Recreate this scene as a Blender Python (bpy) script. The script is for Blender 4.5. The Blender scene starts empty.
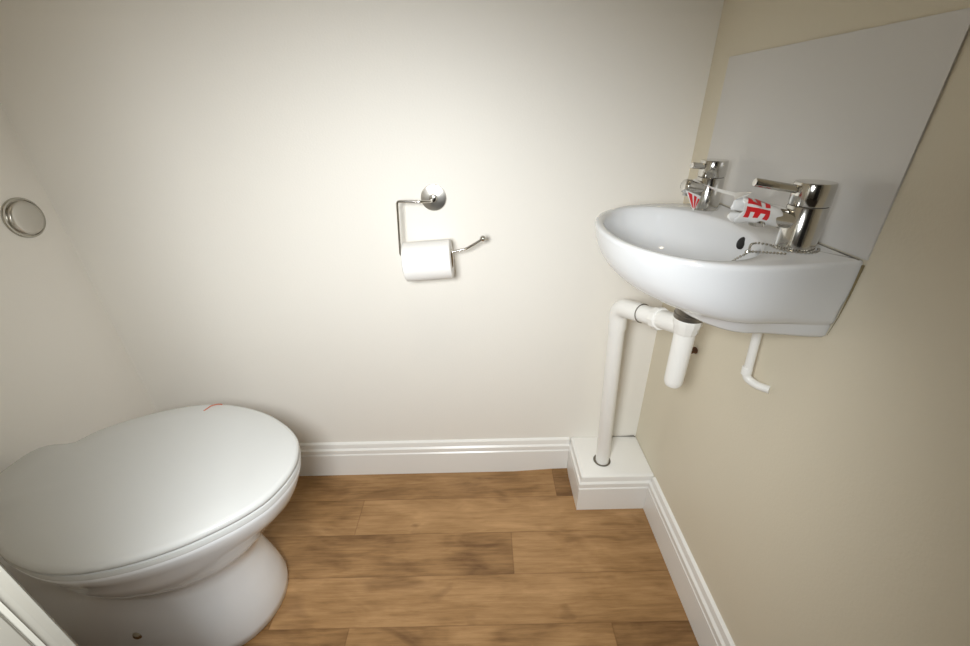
import bpy, bmesh, math, random
from mathutils import Vector, Matrix, noise
random.seed(7)
SC = bpy.context.scene
COL = SC.collection
PI = math.pi

# ------------------------------------------------------------------ room sizes (metres)
XR, XL, YB, YF, ZC = 0.4255, -0.900, 0.877, 0.15, 2.35
RIM = 0.800            # basin rim height
SK = 0.121             # skirting height

# ------------------------------------------------------------------ materials
def mat(name, col, rough=0.5, metal=0.0, spec=0.5, coat=0.0, bump=None, vary=None, sss=0.0, coat_rough=0.05):
    m = bpy.data.materials.new(name); m.use_nodes = True
    nt = m.node_tree; b = nt.nodes['Principled BSDF']
    b.inputs['Base Color'].default_value = (*col, 1)
    b.inputs['Roughness'].default_value = rough
    b.inputs['Metallic'].default_value = metal
    b.inputs['Specular IOR Level'].default_value = spec
    b.inputs['Coat Weight'].default_value = coat
    b.inputs['Coat Roughness'].default_value = coat_rough
    if sss:
        b.inputs['Subsurface Weight'].default_value = sss
        b.inputs['Subsurface Radius'].default_value = (.01, .01, .01)
    tc = nt.nodes.new('ShaderNodeTexCoord')
    if vary:
        sc, amt = vary
        n = nt.nodes.new('ShaderNodeTexNoise'); n.inputs['Scale'].default_value = sc
        n.inputs['Detail'].default_value = 4
        nt.links.new(tc.outputs['Object'], n.inputs['Vector'])
        mx = nt.nodes.new('ShaderNodeMix'); mx.data_type = 'RGBA'
        mx.inputs[6].default_value = (*[c*(1-amt) for c in col], 1)
        mx.inputs[7].default_value = (*[min(1, c*(1+amt)) for c in col], 1)
        nt.links.new(n.outputs['Fac'], mx.inputs[0])
        nt.links.new(mx.outputs[2], b.inputs['Base Color'])
    if bump:
        sc, st = bump
        n = nt.nodes.new('ShaderNodeTexNoise'); n.inputs['Scale'].default_value = sc
        n.inputs['Detail'].default_value = 6
        nt.links.new(tc.outputs['Object'], n.inputs['Vector'])
        bp = nt.nodes.new('ShaderNodeBump'); bp.inputs['Strength'].default_value = st
        bp.inputs['Distance'].default_value = .002
        nt.links.new(n.outputs['Fac'], bp.inputs['Height'])
        nt.links.new(bp.outputs['Normal'], b.inputs['Normal'])
    return m

M = {}
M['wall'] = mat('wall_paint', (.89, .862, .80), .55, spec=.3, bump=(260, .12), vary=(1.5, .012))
M['cream'] = mat('shade_toned_wall_paint', (.765, .705, .565), .5, spec=.4, bump=(260, .12), vary=(1.5, .012))  # right wall: weaker light put into the colour as a darker, warmer tone
M['ceiling'] = mat('ceiling_paint', (.85, .84, .81), .8)
M['gloss'] = mat('gloss_woodwork', (.92, .91, .875), .28, bump=(60, .05))
M['ceramic'] = mat('white_ceramic', (.795, .81, .825), .07, spec=.5, coat=.3, bump=(14, .015))
M['seat'] = mat('seat_plastic', (.65, .66, .65), .22, bump=(20, .01))
M['chrome'] = mat('chrome', (.68, .665, .63), .13, metal=1)
M['satin'] = mat('satin_chrome', (.50, .48, .43), .22, metal=1)
M['brushed'] = mat('brushed_chrome', (.62, .60, .56), .28, metal=1, bump=(120, .08))
M['darkgap'] = mat('dark_gap', (.03, .028, .025), .7)
M['plastic'] = mat('white_waste_plastic', (.91, .90, .86), .3, bump=(40, .02))
M['waste'] = mat('tarnished_waste_metal', (.22, .20, .17), .35, metal=.8, vary=(80, .4))
M['rust'] = mat('rusty_plug', (.16, .08, .04), .8, vary=(200, .4))
M['paper'] = mat('tissue_paper', (.90, .89, .87), .95, spec=.1, bump=(300, .25))
M['card'] = mat('card_core', (.45, .34, .22), .9)
M['panel'] = mat('splashback_sheet', (.72, .705, .68), .22, bump=(30, .01))
M['sealant'] = mat('sealant_bead', (.70, .67, .60), .45)
M['tape'] = mat('white_tape', (.86, .86, .85), .25, coat=.3, bump=(50, .2))
M['tapered'] = mat('red_print', (.70, .025, .03), .28, coat=.3, bump=(50, .2))
M['thread'] = mat('rust_thread', (.50, .17, .10), .7)
M['grime'] = mat('yellowed_gap', (.26, .21, .11), .8)
M['hole'] = mat('overflow_dark', (.012, .011, .01), .6)
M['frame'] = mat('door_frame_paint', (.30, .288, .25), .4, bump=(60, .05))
M['door'] = mat('added_door_dark', (.05, .04, .035), .5)
M['hallfloor'] = mat('hall_carpet', (.22, .19, .16), .9, bump=(300, .4))

def floor_material():
    m = bpy.data.materials.new('wood_plank_vinyl'); m.use_nodes = True
    nt = m.node_tree; L = nt.links; N = nt.nodes.new; b = nt.nodes['Principled BSDF']
    tint = N('ShaderNodeAttribute'); tint.attribute_name = 'plank'
    uv = N('ShaderNodeUVMap'); uv.uv_map = 'plank_uv'
    # grain coordinates shifted per plank
    comb = N('ShaderNodeVectorMath'); comb.operation = 'MULTIPLY_ADD'
    L.new(tint.outputs['Color'], comb.inputs[0]); comb.inputs[1].default_value = (7.3, 11.1, 5.7)
    tc = N('ShaderNodeTexCoord'); L.new(tc.outputs['Object'], comb.inputs[2])
    def nz(scale, vec, detail=5, rough=.6, dist=0):
        mp = N('ShaderNodeMapping'); mp.inputs['Scale'].default_value = vec
        L.new(comb.outputs[0], mp.inputs['Vector'])
        n = N('ShaderNodeTexNoise'); n.inputs['Scale'].default_value = scale
        n.inputs['Detail'].default_value = detail; n.inputs['Roughness'].default_value = rough
        n.inputs['Distortion'].default_value = dist
        L.new(mp.outputs[0], n.inputs['Vector']); return n
    grain = nz(9, (1.2, 16, 1), 8, .65, .4)
    fine = nz(60, (1, 22, 1), 3, .6)
    broad = nz(7, (1, 2.6, 1), 3, .5, .6)
    knot = nz(6.5, (1.0, 2.4, 1), 2, .4, 1.2)
    ramp = N('ShaderNodeValToRGB')
    e = ramp.color_ramp.elements
    e[0].position = .30; e[0].color = (.165, .082, .030, 1)
    e[1].position = .72; e[1].color = (.50, .298, .138, 1)
    x = e.new(.50); x.color = (.335, .187, .076, 1)
    a1 = N('ShaderNodeMath'); a1.operation = 'MULTIPLY_ADD'; L.new(grain.outputs['Fac'], a1.inputs[0]); a1.inputs[1].default_value = .45
    a2 = N('ShaderNodeMath'); a2.operation = 'MULTIPLY_ADD'; L.new(broad.outputs['Fac'], a2.inputs[0]); a2.inputs[1].default_value = .55
    L.new(a2.outputs[0], a1.inputs[2]); a2.inputs[2].default_value = 0.0
    a3 = N('ShaderNodeMath'); a3.operation = 'MULTIPLY_ADD'; L.new(tint.outputs['Alpha'], a3.inputs[0]); a3.inputs[1].default_value = .34
    sub = N('ShaderNodeMath'); sub.operation = 'SUBTRACT'; L.new(a1.outputs[0], sub.inputs[0]); sub.inputs[1].default_value = .17
    L.new(sub.outputs[0], a3.inputs[2])
    a4 = N('ShaderNodeMath'); a4.operation = 'MULTIPLY_ADD'; L.new(fine.outputs['Fac'], a4.inputs[0]); a4.inputs[1].default_value = .07
    s4 = N('ShaderNodeMath'); s4.operation = 'SUBTRACT'; L.new(a3.outputs[0], s4.inputs[0]); s4.inputs[1].default_value = .035
    L.new(s4.outputs[0], a4.inputs[2]); L.new(a4.outputs[0], ramp.inputs['Fac'])
    # dark knots and smudges
    kr = N('ShaderNodeValToRGB'); kr.color_ramp.elements[0].position = .60; kr.color_ramp.elements[1].position = .78
    L.new(knot.outputs['Fac'], kr.inputs['Fac'])
    mx = N('ShaderNodeMix'); mx.data_type = 'RGBA'; mx.blend_type = 'MULTIPLY'
    ks = N('ShaderNodeMath'); ks.operation = 'MULTIPLY'; ks.inputs[1].default_value = .65; L.new(kr.outputs['Color'], ks.inputs[0])
    L.new(ks.outputs[0], mx.inputs[0]); L.new(ramp.outputs['Color'], mx.inputs[6]); mx.inputs[7].default_value = (.42, .36, .32, 1)
    # printed dark line round each plank
    sep = N('ShaderNodeSeparateXYZ'); L.new(uv.outputs['UV'], sep.inputs[0])
    mn = N('ShaderNodeMath'); mn.operation = 'MINIMUM'; L.new(sep.outputs['X'], mn.inputs[0]); L.new(sep.outputs['Y'], mn.inputs[1])
    ln = N('ShaderNodeMapRange'); L.new(mn.outputs[0], ln.inputs['Value']); ln.inputs['From Min'].default_value = 0; ln.inputs['From Max'].default_value = .0022
    ln.inputs['To Min'].default_value = .48; ln.inputs['To Max'].default_value = 0
    mx2 = N('ShaderNodeMix'); mx2.data_type = 'RGBA'; mx2.blend_type = 'MULTIPLY'
    L.new(ln.outputs[0], mx2.inputs[0]); L.new(mx.outputs[2], mx2.inputs[6]); mx2.inputs[7].default_value = (.45, .36, .30, 1)
    L.new(mx2.outputs[2], b.inputs['Base Color'])
    b.inputs['Roughness'].default_value = .36; b.inputs['Specular IOR Level'].default_value = .38
    bp = N('ShaderNodeBump'); bp.inputs['Strength'].default_value = .08; bp.inputs['Distance'].default_value = .001
    L.new(grain.outputs['Fac'], bp.inputs['Height']); L.new(bp.outputs[0], b.inputs['Normal'])
    return m
M['floor'] = floor_material()

# ------------------------------------------------------------------ mesh helpers
class MB:
    """collects faces of ONE part"""
    def __init__(s): s.v, s.f = [], []
    def add(s, vs, fs):
        o = len(s.v); s.v += [tuple(v) for v in vs]; s.f += [tuple(i+o for i in f) for f in fs]; return s
    def box(s, x0, x1, y0, y1, z0, z1):
        vs = [(x, y, z) for z in (z0, z1) for y in (y0, y1) for x in (x0, x1)]
        return s.add(vs, [(0, 2, 3, 1), (4, 5, 7, 6), (0, 1, 5, 4), (1, 3, 7, 5), (3, 2, 6, 7), (2, 0, 4, 6)])
    def loft(s, rings, closed=True, cap0=False, cap1=False):
        n = len(rings[0]); vs = [p for r in rings for p in r]; fs = []
        for k in range(len(rings)-1):
            for i in range(n if closed else n-1):
                j = (i+1) % n
                fs.append((k*n+i, k*n+j, (k+1)*n+j, (k+1)*n+i))
        if cap0: fs.append(tuple(range(n-1, -1, -1)))
        if cap1: fs.append(tuple((len(rings)-1)*n+i for i in range(n)))
        return s.add(vs, fs)
    def lathe(s, prof, M4=Matrix(), n=40):
        """prof: (r, z) from bottom to top about the local Z axis, r=0 ends close"""
        rings = []
        for r, z in prof:
            rings.append([M4 @ Vector((max(r, 1e-5)*math.cos(2*PI*i/n), max(r, 1e-5)*math.sin(2*PI*i/n), z)) for i in range(n)])
        return s.loft(rings, cap0=True, cap1=True)
    def tube(s, pts, r, n=20, caps=True, fillet=0.0, fs=8):
        P = [Vector(p) for p in pts]
        if fillet:
            Q = [P[0]]
            for i in range(1, len(P)-1):
                a, b, c = P[i-1], P[i], P[i+1]
                d = min(fillet, (a-b).length*.48, (c-b).length*.48)
                p0 = b+(a-b).normalized()*d; p1 = b+(c-b).normalized()*d
                for k in range(fs+1):
                    t = k/fs; Q.append(p0*(1-t)**2+b*2*t*(1-t)+p1*t*t)
            Q.append(P[-1]); P = Q
        rad = r if hasattr(r, '__len__') else [r]*len(P)
        T = [(P[min(i+1, len(P)-1)]-P[max(i-1, 0)]).normalized() for i in range(len(P))]
        up = Vector((0, 0, 1)) if abs(T[0].z) < .9 else Vector((1, 0, 0))
        u = T[0].cross(up).normalized(); rings = []
        for i, p in enumerate(P):
            u = (u-T[i]*u.dot(T[i])).normalized(); w = T[i].cross(u)
            rings.append([p+(u*math.cos(2*PI*k/n)+w*math.sin(2*PI*k/n))*rad[i] for k in range(n)])
        return s.loft(rings, cap0=caps, cap1=caps)
    def build(s, name, m, parent=None, smooth=40, bevel=0, loc=None):
        me = bpy.data.meshes.new(name); 
        off = Vector(parent.location) if parent and parent.parent is None else Vector((0, 0, 0))
        if parent and parent.parent is not None: off = parent.matrix_world.translation if False else Vector(parent.parent.location)
        me.from_pydata([tuple(Vector(v)-off) for v in s.v], [], s.f)
        bm = bmesh.new(); bm.from_mesh(me); bmesh.ops.remove_doubles(bm, verts=bm.verts, dist=1e-6)
        bmesh.ops.recalc_face_normals(bm, faces=bm.faces)
        if bevel:
            ed = [e for e in bm.edges if len(e.link_faces) == 2 and e.calc_face_angle(0) > .6]
            bmesh.ops.bevel(bm, geom=ed, offset=bevel, segments=3, affect='EDGES', profile=.5)
        for f in bm.faces: f.smooth = bool(smooth)
        bm.to_mesh(me); bm.free()
        me.materials.append(m)
        o = bpy.data.objects.new(name, me); COL.objects.link(o)
        if parent: o.parent = parent
        if smooth: me.set_sharp_from_angle(angle=math.radians(smooth))
        return o

def tag(o, label=None, cat=None, group=None, kind=None):
    if label: o['label'] = label
    if cat: o['category'] = cat
    if group: o['group'] = group
    if kind: o['kind'] = kind
    return o
def thing(name, loc, label, cat, group=None, kind=None):
    o = bpy.data.objects.new(name, None); COL.objects.link(o); o.location = loc; o.empty_display_size = .05
    return tag(o, label, cat, group, kind)
def struct(o, label=None, cat=None):
    o['kind'] = 'structure'
    if label: o['label'] = label
    if cat: o['category'] = cat
    return o
def frame(p, z, x=(1, 0, 0)):
    """matrix whose local Z is z, at p"""
    z = Vector(z).normalized(); x = Vector(x); x = (x-z*x.dot(z)).normalized(); y = z.cross(x)
    m = Matrix((x, y, z)).transposed().to_4x4(); m.translation = Vector(p); return m

# ------------------------------------------------------------------ room shell
T = .10
struct(MB().box(XL-T, XR+T, YB, YB+T, -.05, ZC).build('wall_back', M['wall'], smooth=0), 'warm white painted back wall carrying the paper holder', 'wall')
struct(MB().box(XR, XR+T, .03, YB, -.05, ZC).build('wall_right', M['cream'], smooth=0), 'right wall behind the basin, its paint darkened to stand in for dim light', 'wall')
struct(MB().box(XL-T, XL, .03, YB, -.05, ZC).build('wall_left', M['wall'], smooth=0), 'cream painted wall behind the toilet with the flush button', 'wall')
JX = -.290                                                   # left jamb of the doorway the picture is taken from
fw = MB().box(XL, JX-.02, .05, YF-.014, 0, ZC).box(JX-.02, XR, .05, YF-.014, 2.02, ZC)
struct(fw.build('wall_front', M['wall'], smooth=0), 'cream painted front wall around the doorway', 'wall')
struct(MB().box(XL-T, XR+T, .03, YB+T, ZC, ZC+.05).build('ceiling', M['ceiling'], smooth=0), 'white painted ceiling', 'ceiling')
# door lining and casing
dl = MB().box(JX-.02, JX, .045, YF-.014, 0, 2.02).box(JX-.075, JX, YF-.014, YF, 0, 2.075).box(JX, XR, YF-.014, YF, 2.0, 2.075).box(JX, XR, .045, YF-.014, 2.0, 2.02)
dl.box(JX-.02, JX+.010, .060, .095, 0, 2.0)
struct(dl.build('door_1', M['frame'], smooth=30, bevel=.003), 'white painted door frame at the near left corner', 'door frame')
# hall behind the camera
hw = MB().box(-1.3, 1.3, -1.5, -1.4, 0, ZC).box(-1.4, -1.3, -1.4, .05, 0, ZC).box(1.3, 1.4, -1.4, .05, 0, ZC).box(-1.3, XL-T, .03, .05, 0, ZC).box(XR+T, 1.3, .03, .05, 0, ZC)
struct(hw.build('wall_hall', M['wall'], smooth=0), 'cream painted hall walls outside the doorway', 'wall')
struct(MB().box(-1.3, 1.3, -1.4, .03, ZC, ZC+.05).build('ceiling_hall', M['ceiling'], smooth=0), 'white hall ceiling', 'ceiling')
struct(MB().box(-1.3, 1.3, -1.4, .045, -.05, -.001).build('floor_hall', M['hallfloor'], smooth=0), 'brown hall carpet outside the doorway', 'floor')
struct(MB().box(-.55, .25, -1.4, -1.36, 0, 2.0).build('added_door', M['door'], smooth=0), 'added unseen dark door that gives the taps a dark reflection', 'door')  # added out of view so the chrome taps mirror a dark strip

# ------------------------------------------------------------------ floor: one sheet of printed planks
rows = [.8813, .7757, .6702, .5640, .4590, .3540, .2490, .1440, .0390]
joints = {0: [-.62, .190], 1: [-.347, .56], 2: [-.70, .055], 3: [-.47, .75], 4: [-.30, .252], 5: [-.6, .1], 6: [-.2], 7: [-.5, .3]}
tints = {0: [.45, .50, .12], 1: [.56, .74, .3], 2: [.3, .36, .60], 3: [.25, .60, .5], 4: [.20, .50, .04], 5: [.5, .3, .6], 6: [.4, .6], 7: [.5, .3, .6]}
fl_v, fl_f, fl_t, fl_uv = [], [], [], []
def lift(x, y):
    # the sheet curls a little up the skirting beside the boxing
    if x < .07 or y < .845: return 0.0
    return .009*min(1, (x-.07)/.13)*min(1, (y-.845)/.021)
for r in range(8):
    y1, y0 = min(rows[r], YB), rows[r+1]
    xs = [XL]+joints[r]+[XR]
    for k in range(len(xs)-1):
        x0, x1 = xs[k], min(xs[k+1], XR)
        if x1 <= x0: continue
        nx = max(1, int((x1-x0)/.03)); ny = 6 if r == 0 else 3
        b0 = len(fl_v)
        ysl = [y0+(y1-y0)*j/ny for j in range(ny+1)]
        if r == 0: ysl = [y0, .81, .845, .8555, .8665, .872, y1]
        for y in ysl:
            for i in range(nx+1):
                x = x0+(x1-x0)*i/nx; fl_v.append((x, y, lift(x, y)))
        al = tints[r][k]; cr = (random.random(), random.random(), random.random(), al)
        for j in range(ny):
            for i in range(nx):
                q = [b0+j*(nx+1)+i, b0+j*(nx+1)+i+1, b0+(j+1)*(nx+1)+i+1, b0+(j+1)*(nx+1)+i]
                fl_f.append(q); fl_t.append(cr)
                fl_uv.append([(min(fl_v[w][0]-x0, x1-fl_v[w][0]), min(fl_v[w][1]-y0, rows[r]-fl_v[w][1])) for w in q])
me = bpy.data.meshes.new('floor'); me.from_pydata(fl_v, [], fl_f)
ca = me.color_attributes.new('plank', 'FLOAT_COLOR', 'CORNER'); ul = me.uv_layers.new(name='plank_uv')
for p in me.polygons:
    for q, li in enumerate(p.loop_indices):
        ca.data[li].color = fl_t[p.index]; ul.data[li].uv = fl_uv[p.index][q]
me.materials.append(M['floor'])
fo = bpy.data.objects.new('floor', me); COL.objects.link(fo)
fm = fo.modifiers.new('thickness', 'SOLIDIFY'); fm.thickness = .004; fm.offset = -1
struct(fo, 'brown wood plank effect vinyl floor', 'floor')

# ------------------------------------------------------------------ skirting boards
SKP = [(0, 0), (.011, 0), (.0115, .079), (.0080, .0825), (.0080, .0840), (.0125, .0862), (.0125, .0985), (.0080, .1035), (.0080, .1060), (.0062, .117), (.002, .1205), (0, .121)]
def skirt(name, a, b, out, label, prof=SKP, zo=.0005):
    a, b, out = Vector(a), Vector(b), Vector(out)
    rings = [[p+out*d+Vector((0, 0, z+zo)) for d, z in prof] for p in (a, b)]
    return struct(MB().loft(rings, cap0=True, cap1=True).build(name, M['gloss'], smooth=35), label, 'skirting board')
BX0, BY0 = .246, .741                                        # inside body of the boxing (its boards add 11 mm)
skirt('baseboard_back', (XL, YB, 0), (BX0-.0118, YB, 0), (0, -1, 0), 'white moulded skirting board along the back wall')
skirt('baseboard_right', (XR, YF, 0), (XR, BY0-.0118, 0), (-1, 0, 0), 'white moulded skirting board along the right wall')
skirt('baseboard_left', (XL, .72, 0), (XL, YB-.012, 0), (1, 0, 0), 'white skirting board on the wall beside the toilet')
# boxing in the corner: a body, and skirting mitred round its two open sides
bxm = MB().box(BX0, XR-.001, BY0, YB-.001, 0, .1205)
box = struct(bxm.build('trim_1', M['gloss'], smooth=30, bevel=.0012), 'white boxed in pipe corner with skirting sides under the basin', 'pipe boxing')
r0 = [Vector((BX0-d, YB-.001, z+.0005)) for d, z in SKP]
r1 = [Vector((BX0-d, BY0-d, z+.0005)) for d, z in SKP]
r2 = [Vector((XR-.001, BY0-d, z+.0005)) for d, z in SKP]
MB().loft([r0, r1, r2], cap0=True, cap1=True).build('skirting', M['gloss'], box, smooth=35)
PBX, PBY = .3065, .789                                       # where the waste pipe enters the boxing
MB().lathe([(.0165, .1212), (.0225, .1212), (.0225, .1218), (.0165, .1218)], Matrix.Translation((PBX-.0015, PBY-.0005, 0)), 40).build('pipe_hole', M['waste'], box)
MB().tube([(.36, YB-.001, .1215), (.39, YB-.0025, .1218), (.418, YB-.003, .123), (XR-.003, YB-.006, .122)], [.0004, .0008, .0018, .001], 8).build('open_joint', M['waste'], box)

# ------------------------------------------------------------------ toilet
YT = .520
LID = [(-.333, 0), (-.337, .030), (-.350, .064), (-.368, .087), (-.395, .111), (-.44, .141), (-.49, .163), (-.54, .176), (-.585, .1795), (-.63, .174), (-.68, .158),
       (-.725, .136), (-.760, .112), (-.776, .094), (-.787, .075)]
TAIL = [(-.800, .070), (-.825, .069), (-.846, .061), (-.858, .042), (-.862, 0)]
def catmull(P, m):
    out = []
    for i in range(len(P)-1):
        p0 = P[max(i-1, 0)]; p1 = P[i]; p2 = P[i+1]; p3 = P[min(i+2, len(P)-1)]
        if i == 0 and len(p1) == 2: p0 = (p2[0], -p2[1])
        for k in range(m):
            t = k/m
            out.append(tuple(.5*((2*b)+(-a+c)*t+(2*a-5*b+4*c-d)*t*t+(-a+3*b-3*c+d)*t**3) for a, b, c, d in zip(p0, p1, p2, p3)))
    out.append(P[-1]); return out
def resample(P, n):
    L = [0]
    for a, b in zip(P, P[1:]): L.append(L[-1]+math.dist(a, b))
    out = []; j = 0
    for i in range(n+1):
        s = L[-1]*i/n
        while j < len(P)-2 and L[j+1] < s: j += 1
        t = (s-L[j])/max(1e-9, L[j+1]-L[j]); out.append(tuple(a+(b-a)*t for a, b in zip(P[j], P[j+1])))
    return out
def plan(table, n=56):
    half = resample(catmull(table, 8), n)
    return half+[(x, -h) for x, h in half[-2:0:-1]]          # closed loop, (x, offset from the axis)
def ring(pl, z, k=1.0, cx=-.60, dx=0, inset=0):
    out = []
    n = len(pl)
    for i, (x, h) in enumerate(pl):
        if inset:
            a, b = pl[i-1], pl[(i+1) % n]; tx, ty = b[0]-a[0], b[1]-a[1]; l = math.hypot(tx, ty) or 1
            x, h = x-ty/l*inset*-1, h+tx/l*inset*-1
            # inward normal of this winding (tip -> +h side -> rear)
        out.append(Vector((cx+(x-cx)*k+dx, YT+h*k, z)))
    return out
toilet = thing('toilet', (-.60, YT, 0), 'white ceramic back to wall toilet with its lid closed', 'toilet')
lidpl = plan(LID+TAIL)
def ins(pl, d):
    # shift each point inward by d
    n = len(pl); out = []
    for i, (x, h) in enumerate(pl):
        a, b = pl[i-1], pl[(i+1) % n]; tx, ty = b[0]-a[0], b[1]-a[1]; l = math.hypot(tx, ty) or 1
        nx, ny = ty/l, -tx/l
        if nx*(x+.60)+ny*h > 0: nx, ny = -nx, -ny
        out.append((x+nx*d, h+ny*d))
    return out
def sx(x): return x-.011*min(1, max(0, (x+.88)/.2))
def lv(pl, z): return [Vector((sx(x), YT+h, z)) for x, h in pl]
# lid: underside, rounded edge, slightly domed top
lid = MB()
tops = [lv(ins(lidpl, .010), .3975), lv(ins(lidpl, .002), .3985), lv(lidpl, .4025), lv(ins(lidpl, .0006), .4075), lv(ins(lidpl, .003), .4105), lv(ins(lidpl, .008), .4124)]
base = ins(lidpl, .008)
for k, z in ((.8, .4142), (.6, .4156), (.4, .4165), (.2, .417), (.03, .4172)):
    tops.append([Vector((sx(-.60+(x+.60)*k), YT+h*k, z)) for x, h in base])
lid.loft(tops, cap0=True, cap1=True)
lid.build('lid', M['seat'], toilet, smooth=60)
# seat ring under the lid
st = MB()
so = plan(LID[:-3]+[(-.775, .085), (-.79, .06), (-.795, 0)])
st.loft([lv(ins(so, .012), .3838), lv(ins(so, .0016), .3839), lv(ins(so, .0008), .388), lv(ins(so, .002), .3945), lv(ins(so, .009), .3968)], cap0=True, cap1=True)
seat = st.build('seat', M['seat'], toilet, smooth=60)
for s in (-1, 1): MB().tube([(-.828, YT+s*.045, .3835), (-.828, YT+s*.045, .398)], .011, 20).build('hinge', M['chrome'], toilet, smooth=40)
# pan: lofted from the foot to the rim
def half_table(tip, w, L, rear_w, rear_x=XL+.001, L2=None):
    t = []
    for i in range(13):
        a = PI/2*i/12; t.append((tip-L*(1-math.cos(a)), w*math.sin(a)))
    x0 = tip-L; x1 = -.80
    for i in range(1, 9):
        s = i/8; q = s*s*(3-2*s); t.append((x0+(x1-x0)*s, w+(rear_w-w)*q))
    t += [(-.85, rear_w), (rear_x+.012, rear_w*.99), (rear_x+.002, rear_w*.94), (rear_x, rear_w*.85), (rear_x, 0)]
    return plan(t)
RIMT = [(x-.002, h*.990) for x, h in LID[:-2]]+[(-.80, .084), (-.835, .080), (-.862, .075), (-.884, .063), (-.897, .050), (XL+.001, .04), (XL+.001, 0)]
rimpl = plan(RIMT)
pr = [(.0, -.458, .102, .10, .095), (.006, -.450, .107, .10, .097), (.03, -.447, .107, .105, .097), (.08, -.452, .101, .11, .095), (.13, -.461, .095, .12, .092), (.175, -.466, .093, .13, .090),
      (.20, -.462, .097, .14, .090), (.218, -.452, .106, .155, .092), (.236, -.436, .119, .17, .094), (.258, -.418, .133, .19, .096), (.285, -.396, .146, .21, .098), (.315, -.3765, .1565, .225, .100)]
pan = MB(); rr = []
for z, tip, w, L, rw in pr: rr.append(lv(half_table(tip, w, L, rw), z))
rr += [lv(ins(rimpl, .0165), .336), lv(ins(rimpl, .0105), .349), lv(ins(rimpl, .0055), .361), lv(ins(rimpl, .0018), .373), lv(ins(rimpl, .0002), .382), lv(ins(rimpl, .001), .3837), lv(ins(rimpl, .012), .3838)]
pan.loft(rr, cap0=True, cap1=True)
pan_o = pan.build('pan', M['ceramic'], toilet, smooth=70)
bc = MB(); 
bc.lathe([(.0001, 0), (.009, 0), (.009, .003), (.006, .006), (.0001, .007)], frame((-.688, YT-.0965, .070), (-.05, -1, .1)), 24)
bc.build('bolt_cap', M['satin'], pan_o)
# curl of thread on the lid
tp = [(-.592, .672, .4137), (-.589, .680, .4137), (-.586, .688, .4135), (-.578, .693, .4130), (-.570, .6945, .4122), (-.566, .6925, .4126)]
tag(MB().tube(catmull(tp, 6), .0012, 8).build('thread', M['thread']), 'tiny curled rust coloured thread lying on the toilet lid', 'thread')

# flush button on the left wall
fb = thing('flush_button', (XL, .811, .789), 'round dull chrome flush button on the wall above the toilet', 'flush button')
MB().lathe([(.0001, 0), (.0385, 0), (.0385, .002), (.0372, .0036), (.0345, .0040), (.0338, .002), (.0001, .002)], frame((XL-.0003, .811, .789), (1, 0, 0), (0, 1, 0)), 56).build('surround_ring', M['satin'], fb)
MB().lathe([(.0315, .002), (.0315, .0072), (.0300, .0090), (.024, .0102), (.012, .0106), (.0001, .0108)], frame((XL-.0003, .811, .789), (1, 0, 0), (0, 1, 0)), 56).build('push_button', M['brushed'], fb)

# ------------------------------------------------------------------ basin
YC = .585
OX, OY = .316, YC                                            # every contour is star-shaped about this axis
def outline(F, W, Wb, s0, p=2.15, n=72):
    """D shape: flat back on the wall, sides, round front. s is the distance from the wall"""
    pts = [(0, -Wb), (0, Wb)]
    for i in range(1, 7):
        t = i/7; q = t*t*(3-2*t); pts.append((s0*t, Wb+(W-Wb)*q))
    for i in range(n+1):
        a = PI*i/n; c, sn = math.cos(a), math.sin(a)
        y = W*math.copysign(abs(c)**(2/p), c); s = s0+(F-s0)*abs(sn)**(2/p)
        pts.append((s, y))
    for i in range(6, 0, -1):
        t = i/7; q = t*t*(3-2*t); pts.append((s0*t, -(Wb+(W-Wb)*q)))
    return [(XR-.0012-s, YC+y) for s, y in pts]
def raycast(poly, a):
    dx, dy = math.cos(a), math.sin(a); best = None
    for (x0, y0), (x1, y1) in zip(poly, poly[1:]+poly[:1]):
        ex, ey = x1-x0, y1-y0; den = dx*ey-dy*ex
        if abs(den) < 1e-12: continue
        t = ((x0-OX)*ey-(y0-OY)*ex)/den; u = ((x0-OX)*dy-(y0-OY)*dx)/den
        if t > 0 and -1e-6 <= u <= 1+1e-6 and (best is None or t > best): best = t
    return best

cang = [math.atan2(.1565*s, XR-.0012-OX) for s in (-1, 1)]
angs = sorted(set([2*PI*i/160-PI for i in range(160)]+cang+[c+d for c in cang for d in (-.012, .012)]))
def bring(poly, z, zf=None):
    out = []
    for a in angs:
        t = raycast(poly, a); x, y = OX+t*math.cos(a), OY+t*math.sin(a)
        out.append(Vector((x, y, zf(x, y) if zf else z)))
    return out
def ellipse(cx, ax, ay, n=120): return [(cx+ax*math.cos(2*PI*i/n), YC+ay*math.sin(2*PI*i/n)) for i in range(n)]
R_ = []
R_.append(bring(outline(.142, .125, .140, .080), .698))
R_.append(bring(outline(.149, .133, .1465, .082), .6993))
R_.append(bring(outline(.153, .1365, .1485, .084), .7035))
R_.append(bring(outline(.158, .1395, .1490, .085), .7165))
R_.append(bring(outline(.163, .142, .1495, .086), .7188))
R_.append(bring(outline(.182, .1475, .1515, .089), .7210))
R_.append(bring(outline(.203, .1535, .1525, .092), .726))
R_.append(bring(outline(.2205, .1582, .1535, .096), .735))
R_.append(bring(outline(.2345, .1620, .1545, .099), .7475))
R_.append(bring(outline(.2440, .1648, .1555, .102), .762))
R_.append(bring(outline(.2498, .1662, .1562, .104), .777))
R_.append(bring(outline(.2522, .1670, .1565, .106), .789))
R_.append(bring(outline(.2530, .1672, .1565, .106), .7955))
R_.append(bring(outline(.2536, .1668, .1563, .106), .7990))
R_.append(bring(outline(.2520, .1652, .1555, .106), .8018))
R_.append(bring(outline(.2488, .1622, .1540, .106), .8028))
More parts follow.
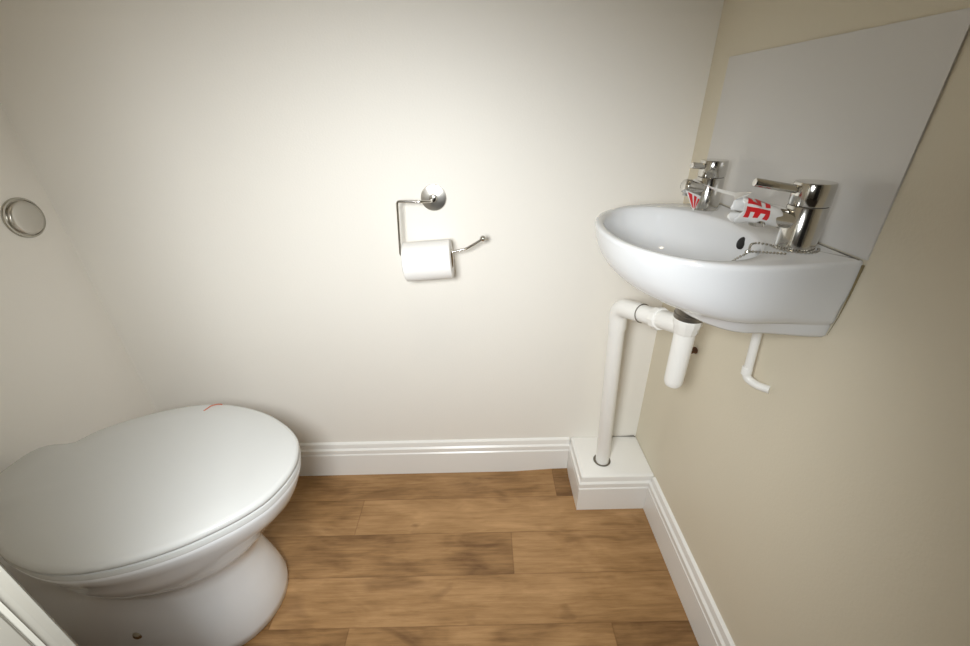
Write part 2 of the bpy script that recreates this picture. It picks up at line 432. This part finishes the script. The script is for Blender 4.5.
# inner edge of the bowl
R_.append(bring(ellipse(.2780, .0985, .1450), .8022))
R_.append(bring(ellipse(.2782, .0965, .1425), .8010))
R_.append(bring(ellipse(.2784, .0942, .1400), .7975))
R_.append(bring(ellipse(.2788, .0920, .1370), .788))
R_.append(bring(ellipse(.2800, .0880, .1300), .768))
R_.append(bring(ellipse(.2830, .0805, .1180), .748))
R_.append(bring(ellipse(.2830, .0750, .1020), .731))
R_.append(bring(ellipse(.2920, .0560, .0740), .720))
R_.append(bring(ellipse(.3050, .0330, .0420), .7145))
R_.append(bring(ellipse(.3120, .0200, .0220), .7130))
basin = thing('wash_basin', (XR, YC, .70), 'small white ceramic wall hung wash basin with two chrome taps', 'basin')
bm_ = MB(); bm_.loft(R_, cap0=True, cap1=True)
basin_o = bm_.build('basin_bowl', M['ceramic'], basin, smooth=55)
# overflow hole, in the back wall of the bowl facing the front
oc = Vector((.3690, .562, .7840))
MB().lathe([(.0001, -.004), (.0084, -.004), (.0090, .0010), (.0080, .0018), (.0001, .0018)], frame(oc, (-1, -.08, .32)), 28).build('overflow_hole', M['hole'], basin)
MB().lathe([(.0001, .7125), (.0195, .7125), (.0200, .7142), (.017, .7150), (.0001, .7140)], Matrix.Translation((OX, YC, 0)), 36).build('waste_grate', M['chrome'], basin)
# brown stained gap at the back edge near the wall
MB().tube([(XR-.0012, YC-.1575, .798), (XR-.0010, YC-.1565, .76), (XR-.0010, YC-.1545, .732), (XR-.001, YC-.150, .704)], [.0015, .0009, .0004, .0002], 8).build('edge_gap', M['grime'], basin)
MB().tube([(XR-.005, YC-.154, .8028), (XR-.005, YC-.08, .8024), (XR-.005, YC+.08, .8024), (XR-.005, YC+.154, .8028)], .0009, 8).build('joint_line', M['waste'], basin)

# splashback sheet
sp = MB().box(XR-.0022, XR-.0002, .4255, .814, .8045, 1.030)
tag(sp.build('splashback', M['panel'], smooth=30), 'plain off white splashback sheet on the wall behind the taps', 'splashback')

# ------------------------------------------------------------------ taps
def make_tap(loc, sp_dir, sp_len, lv_dir, lv_len, label, drop):
    x, y, z = loc
    t = thing('tap', loc, label, 'tap', None)
    B = Matrix.Translation(loc)
    rb = .0207
    MB().lathe([(.0001, 0), (rb+.0008, 0), (rb+.0008, .0016), (rb, .0022)], B, 48).build('base_ring', M['chrome'], t)
    MB().lathe([(rb, .002), (rb, .0508), (rb-.0006, .0516), (.0001, .0516)], B, 48).build('body', M['chrome'], t)
    MB().lathe([(.0001, .0525), (rb-.0006, .0525), (rb, .0533), (rb, .0758), (rb-.0008, .0775), (.0001, .0779)], B, 48).build('handle', M['chrome'], t)
    MB().lathe([(rb-.0014, .0512), (rb-.0014, .0529)], B, 40).build('handle_gap', M['darkgap'], t)
    d = Vector(lv_dir).normalized(); p = Vector((x, y, z+.0665))
    a = p+d*(rb-.002)
    MB().lathe([(.0001, 0), (.0048, 0), (.0048, lv_len-.002), (.004, lv_len-.0005), (.0001, lv_len)], frame(a, d, (0, 0, 1)), 24).build('lever', M['chrome'], t)
    e = Vector(sp_dir).normalized(); q = Vector((x, y, z+.0325))+e*(rb-.004)
    tip = q+e*sp_len
    MB().lathe([(.0001, 0), (.0112, 0), (.0112, sp_len-.004), (.0106, sp_len-.0015), (.0090, sp_len), (.0001, sp_len+.0008)], frame(q, e, (0, 0, 1)), 32).build('spout', M['chrome'], t)
    c = tip-e*.0115
    MB().lathe([(.0001, 0), (.0085, 0), (.0092, .001), (.0092, drop), (.0001, drop)], frame(c-Vector((0, 0, drop+.004)), (0, 0, 1)), 28).build('spout_outlet', M['chrome'], t)
    return t, q, e
TZ = .8026
tapR, qR, eR = make_tap((.3805, .480, TZ), (-1, .02, .20), .050, (-1, .03, .17), .052, 'nearer chrome lever tap with red lettered tape round its spout', .010)
tapL, qL, eL = make_tap((.3785, .702, TZ), (-1, -.25, .16), .033, (-.97, -.30, .12), .026, 'farther chrome lever tap at the back corner of the basin', .010)

# ------------------------------------------------------------------ ball chain from the tap base to the bowl
ch = []
for i in range(40):
    a = math.radians(-88+i*(-118)/39*-1)
cp = []
for i in range(25):                                          # round the front of the near tap base
    a = math.radians(-20-i*175/24); cp.append(Vector((.3805+.0245*math.cos(a), .480+.0245*math.sin(a), TZ+.0018)))
cp += [Vector((.347, .496, TZ+.002)), Vector((.337, .493, TZ+.0022)), Vector((.329, .484, TZ+.0022)), Vector((.321, .472, TZ+.0022)), Vector((.315, .464, TZ+.0018))]
cp2 = [Vector((.368, .453, TZ+.0018)), Vector((.352, .454, TZ+.0018)), Vector((.335, .460, TZ+.0018)), Vector((.322, .464, TZ+.0018)), Vector((.314, .463, TZ+.0018)),
       Vector((.3085, .4595, TZ-.000)), Vector((.304, .463, TZ-.005)), Vector((.300, .472, .786))]
cm = MB()
for path in (cp, cp2):
    P = resample([tuple(p) for p in catmull([tuple(p) for p in path][1:], 5)], int(sum((b-a).length for a, b in zip(path, path[1:]))/.0043))
    for p in P:
        cm.lathe([(.0001, -.0016), (.0011, -.0012), (.0016, 0), (.0011, .0012), (.0001, .0016)], Matrix.Translation(p), 10)
chain = tag(cm.build('plug_chain', M['satin']), 'fine metal ball chain looped round the nearer tap base', 'chain')
MB().lathe([(.0001, 0), (.0022, .001), (.0024, .005), (.0022, .009), (.0001, .010)], frame((.318, .4675, TZ+.0022), (-1, -.9, 0)), 12).build('link', M['chrome'], chain)

# ------------------------------------------------------------------ printed tape tied between the taps
tape = thing('warning_tape', tuple(qR), 'white plastic tape with red lettering strung between the two taps', 'tape')
N1 = Vector((0, 0, 1)); N1 = (N1-eR*N1.dot(eR)).normalized(); N2 = N1.cross(eR).normalized()
if N2.y > 0: N2 = -N2                                        # N2 points to the near side
SL = .067
def tsurf(u, a, off=0.0):
    """u: 0 at the tap body .. 1 past the spout tip; a: degrees, 0 = top, 90 = near side"""
    p = qR+eR*(.012+u*(SL-.012))
    r = .0122+.0008*math.sin(u*9+1)*math.cos(math.radians(a)*2)+.0007*math.sin(math.radians(a)*5+u*13)
    flare = max(0, (u-.62)/.38)
    ra = math.radians(a)
    up = r*(1+.25*flare)*math.cos(ra); nr = r*(1-.15*flare)*math.sin(ra)
    taper = 1-.15*max(0, .25-u)/.25
    n = (N1*math.cos(ra)+N2*math.sin(ra))
    return p+N1*(up*taper-.001*flare)+N2*nr*taper+n*off
wr = MB(); nu, na = 28, 40
g = [[tsurf(i/nu, -100+350*j/na) for j in range(na+1)] for i in range(nu+1)]
# ragged front edge
for j in range(na+1):
    g[nu][j] = g[nu][j]+eR*(.0016*math.sin(j*.55)+.0008*math.sin(j*1.7))
wr.loft(g, closed=False)
w_o = wr.build('wrapped_tape', M['tape'], tape, smooth=60)
md = w_o.modifiers.new('thickness', 'SOLIDIFY'); md.thickness = .0004
# letters as grids of small faces on that surface: x along the spout (from tip to body), y down the near side
lt = MB()
def patch(u0, u1, a0, a1, fn=None):
    n, m = max(2, int(abs(u1-u0)*40)), max(2, int(abs(a1-a0)/7))
    G = [[tsurf(u0+(u1-u0)*i/n, a0+(a1-a0)*j/m, .0007) for j in range(m+1)] for i in range(n+1)]
    lt.loft(G, closed=False)
# E, turned a quarter turn clockwise: bar along the spout, three arms pointing down
uT, uB = .92, .42
patch(uT, uB, 62, 84)
w_ = (uT-uB)
for c0, c1 in ((0, .22), (.40, .62), (.80, 1.0)):
    patch(uT-w_*c0, uT-w_*c1, 84, 112)
# S, turned the same way, above it and passing over the top
def spath(k):
    # blocky S rotated clockwise: (along 0..1 tip->body, across 0..1 top->down)
    return k
for (c0, c1, r0_, r1_) in ((0, .20, .0, 1), (.0, .55, .72, 1.0), (.40, .62, .0, 1.0), (.40, 1.0, .0, .28), (.80, 1.0, .0, 1.0)):
    patch(uT-w_*c0, uT-w_*c1, -2+52*r0_, -2+52*r1_)
lt_o = lt.build('lettering', M['tapered'], tape, smooth=60); lt_o['label'] = 'red letters S and E'
# twisted strand running across to the far spout
qe = qL+eL*.026
start = tsurf(.97, 2, .0012); end = qL+eL*.022+Vector((.002, -.006, .0120))
sg = MB(); NS = 40; ringsS = []
dv = (end-start)
for i in range(NS+1):
    t = i/NS; p = start.lerp(end, t)-Vector((0, 0, .0035*math.sin(PI*t)))
    w = .0021+.0070*max(0, 1-t/.16)**1.5
    ang = .3+t*3.4
    side = Vector((math.cos(ang)*.8, 0.2, math.sin(ang))).normalized()
    dn = dv.normalized(); side = (side-dn*side.dot(dn)).normalized(); bn = dn.cross(side)
    ringsS.append([p+side*w, p+bn*.0006, p-side*w, p-bn*.0006])
sg.loft(ringsS, cap0=True, cap1=True)
sg.build('twisted_strand', M['tape'], tape, smooth=50)
# hanging corner of the tape on the far spout
a_, b_, c_ = Vector((.3270, .6745, .8390)), Vector((.3575, .6770, .8275)), Vector((.3480, .6765, .8040))
hg = MB(); G = []
for i in range(13):
    t = i/12; L_, R2 = a_.lerp(c_, t), b_.lerp(c_, t*.999)
    G.append([L_.lerp(R2, j/8)+Vector((0, -.0012*math.sin(PI*j/8), 0)) for j in range(9)])
hg.loft(G, closed=False)
h_o = hg.build('hanging_corner', M['tape'], tape, smooth=60); h_o.modifiers.new('thickness', 'SOLIDIFY').thickness = .0004
st_ = MB()
def tri(s, t): return (a_.lerp(c_, t)).lerp(b_.lerp(c_, t*.999), s)+Vector((-.0003, -.0012*math.sin(PI*s)-.0008, 0))
for s0, s1, t0, t1 in ((.12, .38, .05, .78), (.50, .70, .10, .80), (.80, .95, .18, .78)):
    st_.loft([[tri(s0, t0+(t1-t0)*k/6), tri(s1, t0+.03+(t1-t0)*k/6)] for k in range(7)], closed=False)
st_.build('red_stripe', M['tapered'], tape, smooth=60)

# ------------------------------------------------------------------ waste pipework under the basin
DX, DY = .330, .583
wp = thing('waste_pipe', (DX, DY, .52), 'white plastic bottle trap and waste pipe bending down into the boxing', 'pipe')
W4 = Matrix.Translation((DX, DY, 0))
MB().lathe([(.0001, .699), (.026, .699), (.026, .694), (.0215, .690), (.0215, .664), (.0232, .6625), (.0232, .656), (.0001, .656)][::-1], W4, 40).build('metal_flange', M['waste'], wp)
MB().lathe([(.0001, .628), (.0175, .628), (.0195, .632), (.0200, .640), (.0220, .644), (.0222, .654), (.0210, .6565), (.0001, .6565)], W4, 12).build('top_nut', M['plastic'], wp, smooth=25)
MB().lathe([(.0001, .520), (.008, .5205), (.0130, .5228), (.0152, .528), (.0158, .535), (.0165, .600), (.0168, .629), (.0001, .629)], W4, 40).build('trap_body', M['plastic'], wp)
P0, P1, P2, P3 = Vector((PBX, PBY, .10)), Vector((.279, .758, .593)), Vector((.3165, .655, .617)), Vector((DX, DY+.006, .637))
MB().tube([P0, P0.lerp(P1, .90)], .0170, 28).build('down_pipe', M['plastic'], wp)
el = MB().tube([P0.lerp(P1, .895), P1, P1.lerp(P2, .62)], .0188, 28, fillet=.05, fs=14)
el.build('elbow', M['plastic'], wp)
MB().tube([P1.lerp(P2, .60), P2, P3], .0172, 28, fillet=.02).build('trap_arm', M['plastic'], wp)
dk = (P2-P1).normalized()
MB().lathe([(.0186, 0), (.0191, .0002), (.0191, .0009), (.0186, .0011)], frame(P1.lerp(P2, .618), dk), 32).build('joint_ring', M['waste'], wp)
MB().lathe([(.0001, 0), (.0205, 0), (.0215, .002), (.0215, .013), (.0205, .015), (.0001, .015)], frame(P2-dk*.006, (P3-P2).normalized()*.5+dk*.5), 10).build('coupling_nut', M['plastic'], wp, smooth=25)

# slim supply pipe bending into the wall
spp = thing('supply_pipe', (.405, .516, .58), 'slim white supply pipe bending into the wall under the basin end', 'pipe')
MB().tube([(.403, .5245, .705), (.4045, .5165, .583), (.4125, .502, .5785), (XR-.001, .4875, .580)], .0062, 20, fillet=.008).build('bent_pipe', M['plastic'], spp)
MB().lathe([(.0001, 0), (.0074, 0), (.0074, .012), (.0068, .013), (.0001, .013)], frame((.4043, .518, .588), (-.02, .06, 1)), 24).build('end_collar', M['plastic'], spp)
# rusty plug in the wall behind the trap
tag(MB().lathe([(.0001, 0), (.0075, 0), (.0070, .004), (.0045, .007), (.0040, .013), (.0025, .015), (.0001, .0155)], frame((XR-.0002, .697, .521), (-1, -.2, -.3)), 9).build('wall_plug', M['rust'], smooth=0),
    'small rusty brown plug sticking out of the wall behind the trap', 'wall plug')

# ------------------------------------------------------------------ toilet roll holder and roll
RX, RZ = -.1015, .798
hold = thing('toilet_roll_holder', (RX, YB, RZ), 'chrome wire toilet roll holder with round wall plate', 'toilet roll holder')
F = frame((RX, YB+.0003, RZ), (0, -1, 0))
MB().lathe([(.0001, 0), (.0268, 0), (.0268, .004), (.0258, .0055), (.016, .0075), (.0001, .0085)], F, 48).build('wall_plate', M['brushed'], hold)
MB().lathe([(.0001, .007), (.0085, .008), (.0085, .012), (.0065, .0145), (.0001, .0155)], F, 24).build('boss', M['chrome'], hold)
YA = .815
wire = [(RX, YB-.012, RZ), (RX-.002, YA+.006, RZ+.001), (RX-.020, YA, RZ+.004), (-.166, YA, .8035), (-.1715, YA, .7100), (-.060, YA, .7055), (-.034, YA, .7055), (-.0025, YA, .7275)]
wire = [(RX, YB-.012, RZ), (RX, YA+.012, RZ+.002), (RX-.018, YA, RZ+.004), (-.1665, YA, .8040), (-.1725, YA, .6970), (-.1690, YA, .6935), (-.060, YA, .7000), (-.036, YA, .7050), (-.0015, YA, .7250)]
MB().tube(wire, .0026, 14, fillet=.006).build('wire_arm', M['chrome'], hold)
MB().lathe([(.0001, -.0066), (.0033, -.0057), (.0057, -.0033), (.0066, 0), (.0057, .0033), (.0033, .0057), (.0001, .0066)], Matrix.Translation((-.0005, YA, .7262)), 20).build('end_ball', M['chrome'], hold)
rd = Vector((1, 0.0, .058)).normalized()
c0 = Vector((-.1642, YA, .6793)); 
roll = thing('toilet_roll', tuple(c0), 'white toilet paper roll hanging on the chrome wire holder', 'toilet roll')
FR = frame(c0, rd, (0, 0, 1)); RL = .0985; RO = .0405; RI = .0195
MB().lathe([(RI, 0), (RO-.002, 0), (RO, .0015), (RO+.0003, RL*.5), (RO, RL-.0015), (RO-.002, RL), (RI, RL), (RI-.0005, RL*.5), (RI, 0)], FR, 56)
pr_ = [(RI, 0), (RO-.002, 0), (RO, .0015), (RO+.0003, RL*.5), (RO, RL-.0015), (RO-.002, RL), (RI, RL), (RI, 0)]
rm = MB(); rm.loft([[FR @ Vector((r*math.cos(2*PI*i/56), r*math.sin(2*PI*i/56), z)) for i in range(56)] for r, z in pr_])
rm.build('paper', M['paper'], roll, smooth=50)
cr_ = MB(); cr_.loft([[FR @ Vector((r*math.cos(2*PI*i/40), r*math.sin(2*PI*i/40), z)) for i in range(40)] for r, z in ((RI-.0002, -.0003), (RI-.0002, RL+.0003), (RI-.0016, RL+.0003), (RI-.0016, -.0003), (RI-.0002, -.0003))])
cr_.build('card_core', M['card'], roll, smooth=50)

# ------------------------------------------------------------------ light
def area(name, loc, rot, size, power, col, shape='DISK', size_y=None):
    l = bpy.data.lights.new(name, 'AREA'); l.energy = power; l.color = col; l.shape = shape; l.size = size
    if size_y: l.size_y = size_y
    o = bpy.data.objects.new(name, l); COL.objects.link(o); o.location = loc; o.rotation_euler = rot; return o
area('ceiling_lamp', (-.10, .12, 2.30), (0, 0, 0), .25, 3.2, (1, .85, .62))
sl = bpy.data.lights.new('added_fill_spot', 'SPOT'); sl.energy = 37; sl.color = (.965, .99, 1.0)  # added light beside the camera: bright centre, fall-off towards the edges
sl.spot_size = math.radians(124); sl.spot_blend = 1.0; sl.shadow_soft_size = .09
so_ = bpy.data.objects.new('added_fill_spot', sl); COL.objects.link(so_); so_.location = (-.12, -.02, .99)
so_.rotation_euler = (Vector((-.21, .877, .29))-so_.location).to_track_quat('-Z', 'Y').to_euler()
w = bpy.data.worlds.new('World'); SC.world = w; w.use_nodes = True
w.node_tree.nodes['Background'].inputs[0].default_value = (1, .9, .75, 1)
w.node_tree.nodes['Background'].inputs[1].default_value = .25

# ------------------------------------------------------------------ camera
pitch, roll_ = math.atan2(323-107.9, 406.6), math.radians(-1.28)
fwd = Vector((0, math.cos(pitch), -math.sin(pitch))); rt = Vector((1, 0, 0)); up = Vector((0, math.sin(pitch), math.cos(pitch)))
r_ = math.cos(roll_)*rt+math.sin(roll_)*up; u_ = -math.sin(roll_)*rt+math.cos(roll_)*up
cam = bpy.data.cameras.new('camera'); co = bpy.data.objects.new('camera', cam); COL.objects.link(co)
mw = Matrix((r_, u_, -fwd)).transposed().to_4x4(); mw.translation = Vector((0, 0, .962)); co.matrix_world = mw
cam.sensor_fit = 'HORIZONTAL'; cam.sensor_width = 36; cam.lens = 36*406.6/970; cam.clip_start = .01
SC.camera = co
vs = SC.view_settings
vs.view_transform = 'Standard'; vs.look = 'None'; vs.gamma = 1; vs.use_curve_mapping = False; vs.exposure = 0.0
